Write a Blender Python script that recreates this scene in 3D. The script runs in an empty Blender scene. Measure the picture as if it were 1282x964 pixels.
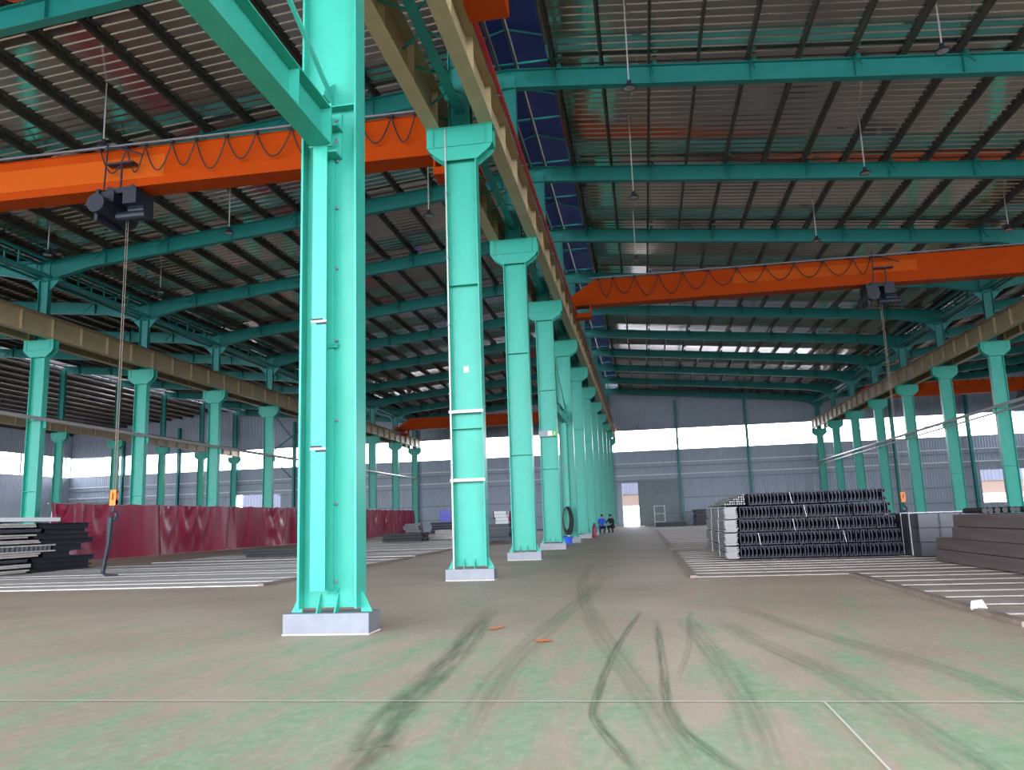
import bpy, bmesh, math, random
from mathutils import Vector, Matrix
random.seed(7)
S = bpy.context.scene
COL = S.collection
PI = math.pi

# ------------------------------------------------------------------ camera
CAM = (3.3508, -8.1515, 1.1162)
PITCH, YAW, ROLL, FPX = 0.166957, 0.158029, -0.034265, 998.76
cp, sp, cy, sy = math.cos(PITCH), math.sin(PITCH), math.cos(YAW), math.sin(YAW)
fw = Vector((-sy*cp, cy*cp, sp)); rt = Vector((cy, sy, 0)); up = rt.cross(fw)
r2 = math.cos(ROLL)*rt + math.sin(ROLL)*up
u2 = -math.sin(ROLL)*rt + math.cos(ROLL)*up
cd = bpy.data.cameras.new('camera'); cam = bpy.data.objects.new('camera', cd); COL.objects.link(cam)
m = Matrix((r2, u2, -fw)).transposed().to_4x4(); m.translation = Vector(CAM)
cam.matrix_world = m
cd.sensor_fit = 'HORIZONTAL'; cd.sensor_width = 36.0; cd.lens = FPX/1282*36.0
cd.clip_start = .05; cd.clip_end = 600
S.camera = cam

# ------------------------------------------------------------------ sky, light, exposure
SKY = 2.0
w = bpy.data.worlds.new('overcast_sky'); S.world = w; w.use_nodes = True
bg = w.node_tree.nodes['Background']; bg.inputs[0].default_value = (.90, .97, 1.08, 1); bg.inputs[1].default_value = SKY
S.view_settings.view_transform = 'Standard'; S.view_settings.look = 'None'
S.view_settings.gamma = 1; S.view_settings.use_curve_mapping = False
S.view_settings.exposure = 2.6
try:
    S.cycles.caustics_reflective = False; S.cycles.caustics_refractive = False
    S.cycles.max_bounces = 10; S.cycles.diffuse_bounces = 6; S.cycles.glossy_bounces = 4; S.cycles.transparent_max_bounces = 12
    S.cycles.sample_clamp_indirect = 6.0; S.cycles.use_denoising = True
except Exception: pass
def portal(name, loc, rot, sx, szz):
    l = bpy.data.lights.new(name, 'AREA'); l.shape = 'RECTANGLE'; l.size = sx; l.size_y = szz
    l.cycles.is_portal = True
    o = bpy.data.objects.new(name, l); COL.objects.link(o); o.location = loc; o.rotation_euler = rot

BX0, BX1, BY0, BY1 = -64.2, 42.8, -20.0, 77.9       # building footprint
BAY = 21.4; SP = 7.0
portal('daylight_front', ((BX0+BX1)/2, BY0-.3, 7.3), (PI/2, 0, 0), BX1-BX0, 14.6)      # open gable end behind the viewer
for nm_, x_, r_ in (('left', BX0-.3, -PI/2), ('right', BX1+.3, PI/2)):
    portal('daylight_%s_high' % nm_, (x_, (BY0+BY1)/2, 8.95), (PI/2, 0, r_), BY1-BY0, 2.5)
portal('daylight_far_strip', ((BX0+BX1)/2, BY1+.4, 8.95), (-PI/2, 0, 0), BX1-BX0, 2.5)

# ------------------------------------------------------------------ materials
def mat(name, col, rough=.5, metal=0., var=.0, scale=6., bump=0., bscale=40., spec=.5, streak=None):
    mt = bpy.data.materials.new(name); mt.use_nodes = True
    nt = mt.node_tree; b = nt.nodes['Principled BSDF']
    b.inputs['Base Color'].default_value = (*col, 1); b.inputs['Roughness'].default_value = rough
    b.inputs['Metallic'].default_value = metal; b.inputs['Specular IOR Level'].default_value = spec
    tc = nt.nodes.new('ShaderNodeTexCoord')
    if var:
        mp = nt.nodes.new('ShaderNodeMapping'); mp.inputs['Scale'].default_value = streak or (1, 1, 1)
        nt.links.new(tc.outputs['Object'], mp.inputs['Vector'])
        n = nt.nodes.new('ShaderNodeTexNoise'); n.inputs['Scale'].default_value = scale; n.inputs['Detail'].default_value = 5
        nt.links.new(mp.outputs['Vector'], n.inputs['Vector'])
        r = nt.nodes.new('ShaderNodeValToRGB')
        r.color_ramp.elements[0].position = .3; r.color_ramp.elements[1].position = .7
        r.color_ramp.elements[0].color = (*[c*(1-var) for c in col], 1)
        r.color_ramp.elements[1].color = (*[min(1, c*(1+var)) for c in col], 1)
        nt.links.new(n.outputs['Fac'], r.inputs['Fac']); nt.links.new(r.outputs['Color'], b.inputs['Base Color'])
    if bump:
        n2 = nt.nodes.new('ShaderNodeTexNoise'); n2.inputs['Scale'].default_value = bscale; n2.inputs['Detail'].default_value = 3
        nt.links.new(tc.outputs['Object'], n2.inputs['Vector'])
        bp = nt.nodes.new('ShaderNodeBump'); bp.inputs['Strength'].default_value = bump; bp.inputs['Distance'].default_value = .01
        nt.links.new(n2.outputs['Fac'], bp.inputs['Height']); nt.links.new(bp.outputs['Normal'], b.inputs['Normal'])
    return mt
M = {}
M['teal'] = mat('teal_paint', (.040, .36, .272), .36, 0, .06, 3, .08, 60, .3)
M['teal_dark'] = mat('hazed_teal_roof_paint', (.012, .22, .20), .45, 0, .08, 2)  # bluer than the column teal: haze and sky tint put into the colour
M['cream'] = mat('cream_paint', (.42, .33, .19), .5, 0, .08, 2)
M['orange'] = mat('orange_paint', (.44, .050, .0), .55, 0, .05, 1, 0, 40, .1)
M['orange_band'] = mat('light_orange_paint', (.55, .09, .006), .55, spec=.1)
M['red'] = mat('red_plastic', (.42, .004, .012), .4)
M['black'] = mat('black_rubber', (.012, .012, .014), .6)
M['dark'] = mat('dark_hoist_paint', (.012, .016, .03), .5)
M['purlin'] = mat('shaded_purlin_brown', (.085, .075, .065), .4, .4, .2, 1)  # dark brown steel, with the shade of its unlit faces put into the colour
M['sheet'] = mat('galvanised_sheet', (.50, .47, .44), .10, .86, .10, .6, .06, 2.5)
M['blue'] = mat('blue_sheet', (.016, .028, .13), .7, 0, .1, 1, spec=.1)
M['wall'] = mat('grey_siding', (.35, .395, .475), .45, .1, .08, 1)  # grey-blue siding, with extra blue painted in for haze
M['wall_dark'] = mat('grey_door_siding', (.22, .27, .28), .5, .1, .08, 1)
M['galv'] = mat('galvanised_steel', (.20, .205, .23), .5, .4, .1, 4, .05)
M['bar'] = mat('pale_bare_steel', (.50, .46, .435), .6, .0, .15, 3, 0, 40, .3, (1, 1, 1))
M['bar_dull'] = mat('dull_skid_steel', (.34, .29, .26), .6, .0, .15, 3, 0, 40, .3, (1, 1, 1))
M['rust'] = mat('brown_edge_steel', (.25, .19, .155), .6, .2, .25, 4)
M['chan'] = mat('dark_rolled_steel', (.012, .014, .026), .55, .2, .25, 3)
M['chan_lit'] = mat('lit_channel_steel', (.20, .185, .185), .45, .3, .1, 3)  # paler copy of the channel steel, daylight on its side put into the colour
M['brownst'] = mat('brown_box_steel', (.135, .105, .10), .45, .3, .22, 2, 0, 40, .5, (6, .3, 6))
M['greyst'] = mat('grey_wrapped_steel', (.065, .063, .072), .45, .2, .2, 2)
M['strap'] = mat('white_strap', (.5, .5, .52), .5)
M['white'] = mat('white_paint', (.8, .8, .8), .5)
M['tarp'] = mat('crimson_tarp', (.30, .015, .055), .36, 0, .12, 1.2)
M['pipe'] = mat('pale_pipe', (.50, .47, .46), .35, .3)
M['hook'] = mat('hook_orange', (.8, .19, .0), .45)
M['green'] = mat('sign_green', (.03, .42, .05), .5)
M['bluecloth'] = mat('blue_cloth', (.02, .10, .62), .7)
M['skin'] = mat('skin', (.45, .26, .18), .6)
M['violet'] = mat('violet_board', (.20, .20, .80), .5)
M['magenta'] = mat('magenta_cloth', (.35, .02, .18), .6)
M['tan'] = mat('tan_render', (.15, .105, .085), .9, spec=.1)
M['siding_out'] = mat('outbuilding_siding', (.10, .105, .135), .8, spec=.1)
M['lens'] = mat('lamp_reflector', (.55, .55, .55), .25, .8)
M['paper'] = mat('white_paper', (.85, .85, .85), .8)

def glass_mat():
    mt = bpy.data.materials.new('daylight_panel'); mt.use_nodes = True; nt = mt.node_tree
    nt.nodes.remove(nt.nodes['Principled BSDF']); out = nt.nodes['Material Output']
    t = nt.nodes.new('ShaderNodeBsdfTransparent'); t.inputs[0].default_value = (.97, .94, .96, 1)
    g = nt.nodes.new('ShaderNodeBsdfGlossy'); g.inputs['Roughness'].default_value = .15
    f = nt.nodes.new('ShaderNodeFresnel'); f.inputs[0].default_value = 1.3
    mx = nt.nodes.new('ShaderNodeMixShader')
    nt.links.new(f.outputs[0], mx.inputs[0]); nt.links.new(t.outputs[0], mx.inputs[1]); nt.links.new(g.outputs[0], mx.inputs[2])
    nt.links.new(mx.outputs[0], out.inputs[0]); return mt
M['glass'] = glass_mat()

def floor_mat():
    mt = bpy.data.materials.new('worn_concrete_floor'); mt.use_nodes = True; nt = mt.node_tree; L = nt.links
    b = nt.nodes['Principled BSDF']; b.inputs['Specular IOR Level'].default_value = .22
    tc = nt.nodes.new('ShaderNodeTexCoord')
    def noise(scale, vec=None, det=6, rough=.6):
        n = nt.nodes.new('ShaderNodeTexNoise'); n.inputs['Scale'].default_value = scale; n.inputs['Detail'].default_value = det
        n.inputs['Roughness'].default_value = rough
        if vec:
            mp = nt.nodes.new('ShaderNodeMapping'); mp.inputs['Scale'].default_value = vec
            L.new(tc.outputs['Object'], mp.inputs['Vector']); L.new(mp.outputs['Vector'], n.inputs['Vector'])
        else: L.new(tc.outputs['Object'], n.inputs['Vector'])
        return n
    def ramp(src, p0, c0, p1, c1):
        r = nt.nodes.new('ShaderNodeValToRGB'); e = r.color_ramp.elements
        e[0].position, e[0].color, e[1].position, e[1].color = p0, (*c0, 1), p1, (*c1, 1)
        L.new(src, r.inputs['Fac']); return r
    base = ramp(noise(.35, None, 8).outputs['Fac'], .3, (.325, .25, .185), .7, (.46, .37, .285))
    # worn green floor paint: most of it left in the front of the hall, streaked along the driving direction
    sep = nt.nodes.new('ShaderNodeSeparateXYZ'); L.new(tc.outputs['Object'], sep.inputs[0])
    mr = nt.nodes.new('ShaderNodeMapRange'); mr.inputs[1].default_value = 6.; mr.inputs[2].default_value = -6.
    mr.inputs[3].default_value = -.16; mr.inputs[4].default_value = .11; L.new(sep.outputs['Y'], mr.inputs[0])
    n1 = noise(1.0, (2.2, .55, 1), 9, .7)
    ad = nt.nodes.new('ShaderNodeMath'); ad.operation = 'ADD'; L.new(n1.outputs['Fac'], ad.inputs[0]); L.new(mr.outputs[0], ad.inputs[1])
    gm = ramp(ad.outputs[0], .475, (0, 0, 0), .64, (1, 1, 1))
    gcol = ramp(noise(9, None, 6).outputs['Fac'], .3, (.20, .31, .18), .7, (.32, .40, .265))
    mx = nt.nodes.new('ShaderNodeMixRGB'); L.new(gm.outputs['Color'], mx.inputs[0]); L.new(base.outputs['Color'], mx.inputs[1]); L.new(gcol.outputs['Color'], mx.inputs[2])
    # pale dust and scuffs
    n3 = noise(14, (1.5, .5, 1), 9, .75)
    dm = ramp(n3.outputs['Fac'], .50, (0, 0, 0), .75, (.55, .55, .55))
    mx2 = nt.nodes.new('ShaderNodeMixRGB'); L.new(dm.outputs['Color'], mx2.inputs[0]); L.new(mx.outputs['Color'], mx2.inputs[1]); mx2.inputs[2].default_value = (.60, .49, .41, 1)
    L.new(mx2.outputs['Color'], b.inputs['Base Color'])
    rr = nt.nodes.new('ShaderNodeMapRange'); rr.inputs[3].default_value = .42; rr.inputs[4].default_value = .7
    L.new(n1.outputs['Fac'], rr.inputs[0]); L.new(rr.outputs[0], b.inputs['Roughness'])
    bp = nt.nodes.new('ShaderNodeBump'); bp.inputs['Strength'].default_value = .15; bp.inputs['Distance'].default_value = .01
    L.new(n3.outputs['Fac'], bp.inputs['Height']); L.new(bp.outputs['Normal'], b.inputs['Normal'])
    return mt
M['floor'] = floor_mat()
M['yard'] = mat('yard_concrete', (.20, .19, .18), .8, 0, .1, .5)
def track_mat(name, col, alpha, lo=.35, hi=.75, vec=(8, 2, 1)):
    mt = bpy.data.materials.new(name); mt.use_nodes = True; nt = mt.node_tree; L = nt.links
    b = nt.nodes['Principled BSDF']; b.inputs['Base Color'].default_value = (*col, 1); b.inputs['Roughness'].default_value = .6
    n = nt.nodes.new('ShaderNodeTexNoise'); n.inputs['Scale'].default_value = 1; n.inputs['Detail'].default_value = 8
    uv = nt.nodes.new('ShaderNodeUVMap'); mp = nt.nodes.new('ShaderNodeMapping'); mp.inputs['Scale'].default_value = vec
    L.new(uv.outputs[0], mp.inputs[0]); L.new(mp.outputs[0], n.inputs['Vector'])
    mr = nt.nodes.new('ShaderNodeMapRange'); mr.inputs[1].default_value = lo; mr.inputs[2].default_value = hi; mr.inputs[4].default_value = alpha
    L.new(n.outputs['Fac'], mr.inputs[0])
    sp_ = nt.nodes.new('ShaderNodeSeparateXYZ'); L.new(uv.outputs[0], sp_.inputs[0]); prev = mr.outputs[0]
    for ch, w_ in (('X', .35), ('Y', .22)):      # soft at the sides and at both ends
        pg = nt.nodes.new('ShaderNodeMath'); pg.operation = 'PINGPONG'; pg.inputs[1].default_value = .5; L.new(sp_.outputs[ch], pg.inputs[0])
        m2 = nt.nodes.new('ShaderNodeMapRange'); m2.interpolation_type = 'SMOOTHSTEP'; m2.inputs[1].default_value = 0; m2.inputs[2].default_value = w_; L.new(pg.outputs[0], m2.inputs[0])
        ml = nt.nodes.new('ShaderNodeMath'); ml.operation = 'MULTIPLY'; L.new(prev, ml.inputs[0]); L.new(m2.outputs[0], ml.inputs[1]); prev = ml.outputs[0]
    L.new(ml.outputs[0], b.inputs['Alpha']); return mt
M['track'] = track_mat('tyre_rubber_mark', (.09, .15, .085), .66, .25, .8, (4, 10, 1))
M['track2'] = track_mat('faint_tyre_mark', (.15, .24, .14), .42, .3, .85, (7, 4, 1))
M['joint'] = mat('pale_joint_filler', (.62, .56, .50), .7)
M['spot'] = track_mat('orange_spill', (.80, .20, .05), 1.0, .2, .45, (4, 4, 1))

# ------------------------------------------------------------------ mesh helpers
class MB:
    def __init__(s): s.v = []; s.f = []; s.m = []; s.uv = None; s.cur = 0
    def quad(s, *pts):
        n = len(s.v); s.v += [tuple(p) for p in pts]; s.f.append(tuple(range(n, n+len(pts)))); s.m.append(s.cur)
    def box(s, x0, y0, z0, x1, y1, z1):
        n = len(s.v)
        s.v += [(x0,y0,z0),(x1,y0,z0),(x1,y1,z0),(x0,y1,z0),(x0,y0,z1),(x1,y0,z1),(x1,y1,z1),(x0,y1,z1)]
        for f in ((0,3,2,1),(4,5,6,7),(0,1,5,4),(1,2,6,5),(2,3,7,6),(3,0,4,7)): s.f.append(tuple(n+i for i in f)); s.m.append(s.cur)
        return s
    def obox(s, c, ax, ay, az):
        c, ax, ay, az = map(Vector, (c, ax, ay, az)); n = len(s.v)
        for k in (-1, 1):
            for i, j in ((-1,-1),(1,-1),(1,1),(-1,1)): s.v.append(tuple(c+ax*i+ay*j+az*k))
        for f in ((0,3,2,1),(4,5,6,7),(0,1,5,4),(1,2,6,5),(2,3,7,6),(3,0,4,7)): s.f.append(tuple(n+i for i in f)); s.m.append(s.cur)
        return s
    def prism(s, prof, a, b, axis):
        """prof: 2D loop, extruded from a to b along axis ('x','y','z')."""
        def P(u, v, t): return {'x': (t, u, v), 'y': (u, t, v), 'z': (u, v, t)}[axis]
        n = len(s.v); k = len(prof)
        s.v += [P(u, v, a) for u, v in prof] + [P(u, v, b) for u, v in prof]
        s.f.append(tuple(n+i for i in range(k))[::-1]); s.f.append(tuple(n+k+i for i in range(k)))
        for i in range(k): j = (i+1) % k; s.f.append((n+i, n+j, n+k+j, n+k+i))
        s.m += [s.cur]*(k+2); return s
    def tube(s, pts, r, seg=6, caps=True):
        pts = [Vector(p) for p in pts]; n0 = len(s.v); prev = None
        rr = r if isinstance(r, (list, tuple)) else [r]*len(pts)
        for i, p in enumerate(pts):
            d = (pts[min(i+1, len(pts)-1)]-pts[max(i-1, 0)]).normalized()
            a = d.cross(Vector((0,0,1)) if abs(d.z) < .9 else Vector((1,0,0))).normalized()
            if prev is not None:
                a = (prev-d*prev.dot(d)).normalized()
            prev = a; b = d.cross(a)
            for k in range(seg):
                t = 2*PI*k/seg; s.v.append(tuple(p+(a*math.cos(t)+b*math.sin(t))*rr[i]))
        for i in range(len(pts)-1):
            for k in range(seg):
                k2 = (k+1) % seg; s.f.append((n0+i*seg+k, n0+i*seg+k2, n0+(i+1)*seg+k2, n0+(i+1)*seg+k)); s.m.append(s.cur)
        if caps:
            s.f.append(tuple(n0+k for k in range(seg))[::-1]); s.f.append(tuple(n0+(len(pts)-1)*seg+k for k in range(seg))); s.m += [s.cur]*2
        return s
    def lathe(s, prof, seg=12, c=(0,0,0)):
        n0 = len(s.v)
        for r, z in prof:
            for k in range(seg): t = 2*PI*k/seg; s.v.append((c[0]+r*math.cos(t), c[1]+r*math.sin(t), c[2]+z))
        for i in range(len(prof)-1):
            for k in range(seg):
                k2 = (k+1) % seg; s.f.append((n0+i*seg+k, n0+i*seg+k2, n0+(i+1)*seg+k2, n0+(i+1)*seg+k)); s.m.append(s.cur)
        return s
    def hbeam(s, p0, p1, upv, depth, width, tf=.02, tw=.014):
        """H section between p0 and p1 (centre line), depth along upv."""
        p0, p1 = Vector(p0), Vector(p1); d = (p1-p0); L = d.length/2; d.normalize()
        u = Vector(upv); u = (u-d*u.dot(d)).normalized(); side = d.cross(u); c = (p0+p1)/2
        s.obox(c+u*(depth/2-tf/2), d*L, side*width/2, u*tf/2); s.obox(c-u*(depth/2-tf/2), d*L, side*width/2, u*tf/2)
        s.obox(c, d*L, side*tw/2, u*(depth/2-tf)); return s
    def mesh(s, name, mats, smooth=False):
        me = bpy.data.meshes.new(name); me.from_pydata(s.v, [], s.f)
        mats = mats if isinstance(mats, (list, tuple)) else [mats]
        for mm in mats: me.materials.append(M[mm])
        if len(mats) > 1: me.polygons.foreach_set('material_index', s.m)
        if smooth: me.polygons.foreach_set('use_smooth', [True]*len(me.polygons))
        me.update(); return me

def obj(name, data, parent=None, loc=(0,0,0), rot=(0,0,0), scale=None):
    o = bpy.data.objects.new(name, data); COL.objects.link(o); o.location = loc; o.rotation_euler = rot
    if scale: o.scale = scale
    if parent: o.parent = parent
    return o
def thing(name, label, cat, loc=(0,0,0), group=None, rotz=0, data=None):
    o = obj(name, data, None, loc, (0,0,rotz)); o['label'] = label; o['category'] = cat
    if group: o['group'] = group
    return o
def struct(name, data, loc=(0,0,0)):
    o = obj(name, data, None, loc); o['kind'] = 'structure'; return o
def fixn(me):
    b = bmesh.new(); b.from_mesh(me); bmesh.ops.recalc_face_normals(b, faces=b.faces); b.to_mesh(me); b.free(); return me
ORD = ['first','second','third','fourth','fifth','sixth','seventh','eighth','ninth','tenth','eleventh','twelfth','thirteenth','fourteenth','fifteenth']

# ------------------------------------------------------------------ roof geometry numbers
RID = 14.10; SL = .094                      # rafter underside at the ridge, slope
def fold(x):                                # distance from the nearest ridge (ridges at -42.8, 0, 42.8)
    x = abs(x); return x if x <= BAY else abs(2*BAY-x) if x <= 3*BAY-1e-6 else BAY
def zb(x): return RID-SL*fold(x)            # rafter underside
RD = .60                                    # rafter depth
def zs(x): return zb(x)+RD+.24              # sheet underside
RV = 1.30                                   # half width of the ridge vent opening

# ------------------------------------------------------------------ floor, yard
mb = MB(); mb.box(BX0, BY0, -.3, BX1, BY1+.2, 0)
fl = struct('floor', mb.mesh('floor', 'floor'))
mb = MB(); mb.box(-200, -150, -.32, 200, 260, -.03)
struct('trim_1', mb.mesh('yard', 'yard'))
def ribbon(pts, wd, z, name, mt):
    pts = [Vector((x, y, z)) for x, y in pts]
    # catmull-rom resample
    out = []
    for i in range(len(pts)-1):
        a, b, c, d = pts[max(i-1,0)], pts[i], pts[i+1], pts[min(i+2, len(pts)-1)]
        for k in range(8):
            t = k/8; out.append(.5*((2*b)+(c-a)*t+(2*a-5*b+4*c-d)*t*t+(3*b-a-3*c+d)*t**3))
    out.append(pts[-1]); v = []; f = []
    for i, p in enumerate(out):
        d = (out[min(i+1,len(out)-1)]-out[max(i-1,0)]).normalized(); n = Vector((-d.y, d.x, 0))*wd/2
        v += [tuple(p-n), tuple(p+n)]
        if i: k = 2*i; f.append((k-2, k-1, k+1, k))
    me = bpy.data.meshes.new(name); me.from_pydata(v, [], f); me.materials.append(M[mt])
    uv = me.uv_layers.new(name='UVMap')
    for li, lp in enumerate(me.loops): uv.data[li].uv = (lp.vertex_index % 2, (lp.vertex_index//2)/(len(out)-1))
    return obj(name, me, fl)
ribbon([(2.06,-6.5),(1.98,-4.35),(1.9,-3.95),(1.81,-3.26),(1.74,-2.2),(1.66,-.9),(1.47,.8),(1.3,3)], .34, .002, 'tyre_mark', 'track')
ribbon([(3.24,1.8),(3.18,1.0),(3.03,-1.14),(2.98,-3.04),(3.04,-3.6),(3.18,-4.11),(3.3,-4.6)], .09, .003, 'tyre_mark', 'track')
ribbon([(3.38,1.0),(3.40,.01),(3.41,-1.71),(3.41,-2.82),(3.46,-3.59),(3.62,-4.15),(3.8,-4.6)], .10, .004, 'tyre_mark', 'track')
ribbon([(3.80,1.6),(3.76,1.0),(3.63,-1.17),(3.48,-2.58)], .08, .005, 'tyre_mark', 'track2')
ribbon([(3.7,1.2),(3.75,-.02),(3.83,-1.72),(3.87,-3.23),(3.81,-4.6)], .30, .006, 'tyre_mark', 'track2')
ribbon([(4.0,1.2),(4.21,-.56),(4.55,-2.33),(4.7,-3.98),(4.75,-4.6)], .32, .007, 'tyre_mark', 'track2')
ribbon([(4.3,2.2),(4.8,-.2),(5.3,-2.0),(5.6,-4.0)], .3, .008, 'tyre_mark', 'track2')
ribbon([(2.5,8),(2.45,4),(2.3,.5),(2.25,-2),(2.4,-4.6)], .34, .009, 'tyre_mark', 'track2')
ribbon([(2.0,12),(2.2,6),(2.7,1),(3.3,-3),(3.6,-5)], .28, .010, 'tyre_mark', 'track2')
ribbon([(-30,-3.05),(0,-3.05),(30,-3.04)], .014, .014, 'floor_joint', 'joint')
ribbon([(4.31,-3.05),(4.31,-8)], .012, .0145, 'floor_joint', 'joint')
ribbon([(-30,10.6),(0,10.6),(4,10.6)], .02, .014, 'floor_joint', 'joint')
ribbon([(2.29,-.66),(2.36,-.60),(2.42,-.55)], .20, .0155, 'paint_spill', 'spot')
ribbon([(1.70,.12),(1.76,.30),(1.80,.46)], .10, .0158, 'paint_spill', 'spot')

# ------------------------------------------------------------------ walls of corrugated sheets
def corr_panel(wd, h, pitch=.25, dep=.035):
    """vertical-ribbed sheet in the XZ plane, ribs stand out towards -y"""
    mb = MB(); prof = []; n = max(1, round(wd/pitch)); p = wd/n
    for i in range(n):
        x = i*p; prof += [(x, 0), (x+p*.62, 0), (x+p*.70, -dep), (x+p*.92, -dep)]
    prof.append((wd, 0))
    for (a, b), (c, d) in zip(prof[:-1], prof[1:]): mb.quad((a, b, 0), (c, d, 0), (c, d, h), (a, b, h))
    mb.quad((0, .06, 0), (0, .06, h), (wd, .06, h), (wd, .06, 0))
    return mb
Z0W, Z1W = 7.80, 10.12
PW = 1.07; NP = 100
wall_far = struct('wall_far', None, (0, BY1, 0))
me_lo = corr_panel(PW, Z0W).mesh('wall_sheet', 'wall'); me_hi = corr_panel(PW, 15.9-Z1W).mesh('wall_sheet_high', 'wall')
for i in range(NP):
    x = BX0+i*PW
    z0 = 0
    if x+PW*.5 > .55 and x+PW*.5 < 2.75: z0 = 4.5        # open doorway
    if -43.3 < x+PW*.5 < -37.8: z0 = 4.9
    if 36.3 < x+PW*.5 < 41.0:
        z0 = 4.4; obj('wall_sheet', me_lo, wall_far, (x, 0, 0), scale=(1, 1, 1.2/Z0W))
    obj('wall_sheet', me_lo, wall_far, (x, 0, z0), scale=(1, 1, (Z0W-z0)/Z0W))
    obj('wall_sheet', me_hi, wall_far, (x, 0, Z1W))
for z, mt, r in ((6.52, 'white', .045), (6.1, 'wall_dark', .06), (5.27, 'white', .05), (4.75, 'wall_dark', .05), (2.8, 'wall_dark', .05), (1.3, 'wall_dark', .05)):  # white on two girts: light caught along the rails, put in as colour
    mb = MB()
    for a, b in ((BX0, BX1),) if z > 4.9 else ((BX0, -43.4), (-37.7, .4), (2.8, 36.2), (41.1, BX1)): mb.box(a, -.2, z-r, b, -.05, z+r)
    obj('wall_girt', mb.mesh('wall_girt', mt), wall_far)
for z in (Z0W, Z1W):
    mb = MB(); mb.box(BX0, -.1, z-.06, BX1, .1, z+.06); obj('sill_rail', mb.mesh('sill_rail', 'wall'), wall_far)
# daylight strip: one window per wall bay with frame and panes
wn = 0; WB = BAY/3
for i in range(15):
    x0 = BX0+i*WB; wn += 1
    win = struct('window_%d' % wn, None, (x0, BY1, 0))
    mb = MB(); mb.box(-.09, -.08, Z0W, .09, .06, Z1W); mb.box(.09, -.05, 8.91, WB-.09, .03, 8.99)
    obj('window_frame', mb.mesh('window_frame', 'tarp' if False else 'wall_dark'), win)
    mb = MB()
    for a in range(4):
        u0 = .1+a*(WB-.2)/4; u1 = .1+(a+1)*(WB-.2)/4
        for z0, z1 in ((Z0W+.06, 8.92), (8.98, Z1W-.06)):
            mb2 = MB(); mb2.quad((u0, .02, z0), (u1, .02, z0), (u1, .02, z1), (u0, .02, z1))
            obj('pane', mb2.mesh('pane', 'glass'), win)
# side walls (panels a bay long)
for nm, X, sgn in (('wall_left', BX0, 1), ('wall_right', BX1, -1)):
    wl = struct(nm, None, (X, 0, 0))
    me1 = corr_panel(SP, Z0W, .25).mesh('wall_sheet_side', 'wall'); me2 = corr_panel(SP, 15.9-Z1W+.0, .25).mesh('wall_sheet_side_high', 'wall')
    for k in range(-3, 12):
        rot = (0, 0, PI/2 if sgn > 0 else -PI/2)
        yy = k*SP if sgn > 0 else k*SP+SP
        obj('wall_sheet', me1, wl, (0, yy, 0), rot); obj('wall_sheet', me2, wl, (0, yy, Z1W), rot)
        wn += 1
        win = struct('window_%d' % wn, None, (X, k*SP, 0))
        mb = MB(); mb.box(-.06, -.08, Z0W, .06, .08, Z1W); mb.box(-.03, .08, 8.93, .03, SP-.08, 8.97); obj('window_frame', mb.mesh('window_frame', 'wall_dark'), win)
        for z0, z1 in ((Z0W, 8.93), (8.97, Z1W)):
            mb = MB(); mb.quad((0, .08, z0), (0, SP-.08, z0), (0, SP-.08, z1), (0, .08, z1)); obj('pane', mb.mesh('pane', 'glass'), win)

# sliding door leaf at the far doorway
door = struct('door_1', None, (2.78, BY1-.35, 0))
mb = corr_panel(1.1, 4.6, .22, .03); dm = mb.mesh('door_sheet', 'wall_dark')
for i in range(4): obj('door_sheet', dm, door, (i*1.1, 0, .05))
mb = MB()
for z in (.05, 1.2, 2.3, 3.4, 4.6): mb.box(0, -.1, z-.03, 4.4, -.05, z+.03)
obj('door_rail', mb.mesh('door_rail', 'galv'), door)
mb = MB()
for x in (0, 2.2, 4.4): mb.box(x-.04, -.1, 0, x+.04, .02, 4.65)
obj('door_stile', mb.mesh('door_stile', 'galv'), door)
mb = MB(); mb.box(-2.4, -.05, 4.62, 4.5, .08, 4.75); obj('door_track', mb.mesh('door_track', 'galv'), door)

# building across the yard
bd = thing('outbuilding', 'pale building across the yard seen through the far open doorway', 'building', (0, 112, 0))
mb = MB(); mb.box(-60, 0, 0, 60, 12, 4.2); obj('wall', mb.mesh('outbuilding_wall', 'tan'), bd)
mb = corr_panel(120, 4.2, .5, .06); obj('upper_siding', mb.mesh('upper_siding', 'siding_out'), bd, (-60, -.1, 4.2))
mb = MB(); mb.box(-60, -.25, 0, 60, -.02, 2.5); obj('lower_wall', mb.mesh('lower_wall', 'white'), bd)
mb = MB(); mb.box(-60.3, -.5, 8.4, 60.3, 12.3, 8.6); obj('roof', mb.mesh('outbuilding_roof', 'wall_dark'), bd)

# ------------------------------------------------------------------ ceiling: sheets, purlins, ridge vents
ceil = struct('ceiling', None)
def roof_sheet(x0, x1, y0=0, ln=SP):
    """trapezoidal sheet, ribs run down the slope (along x)"""
    mb = MB(); pit = .35; n = round(ln/pit); prof = []
    for i in range(n):
        y = i*pit; prof += [(y, 0), (y+.22, 0), (y+.25, .03), (y+.32, .03)]
    prof.append((ln, 0)); za, zc = zs(x0), zs(x1)
    for (a, b), (c, d) in zip(prof[:-1], prof[1:]): mb.quad((x0, a, za+b), (x1, a, zc+b), (x1, c, zc+d), (x0, c, za+d))
    mb.quad((x0, 0, za+.1), (x0, ln, za+.1), (x1, ln, zc+.1), (x1, 0, zc+.1))
    return mb.mesh('roof_sheet', 'sheet')
slopes = [(-3*BAY, -2*BAY-RV), (-2*BAY+RV, -BAY), (-BAY, -RV), (RV, BAY), (BAY, 2*BAY)]
for a, b in slopes:
    me = roof_sheet(a, b)
    for k in range(-3, 12):
        y = k*SP
        obj('roof_sheet', me, ceil, (0, y, 0))
NPUR = 15
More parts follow.
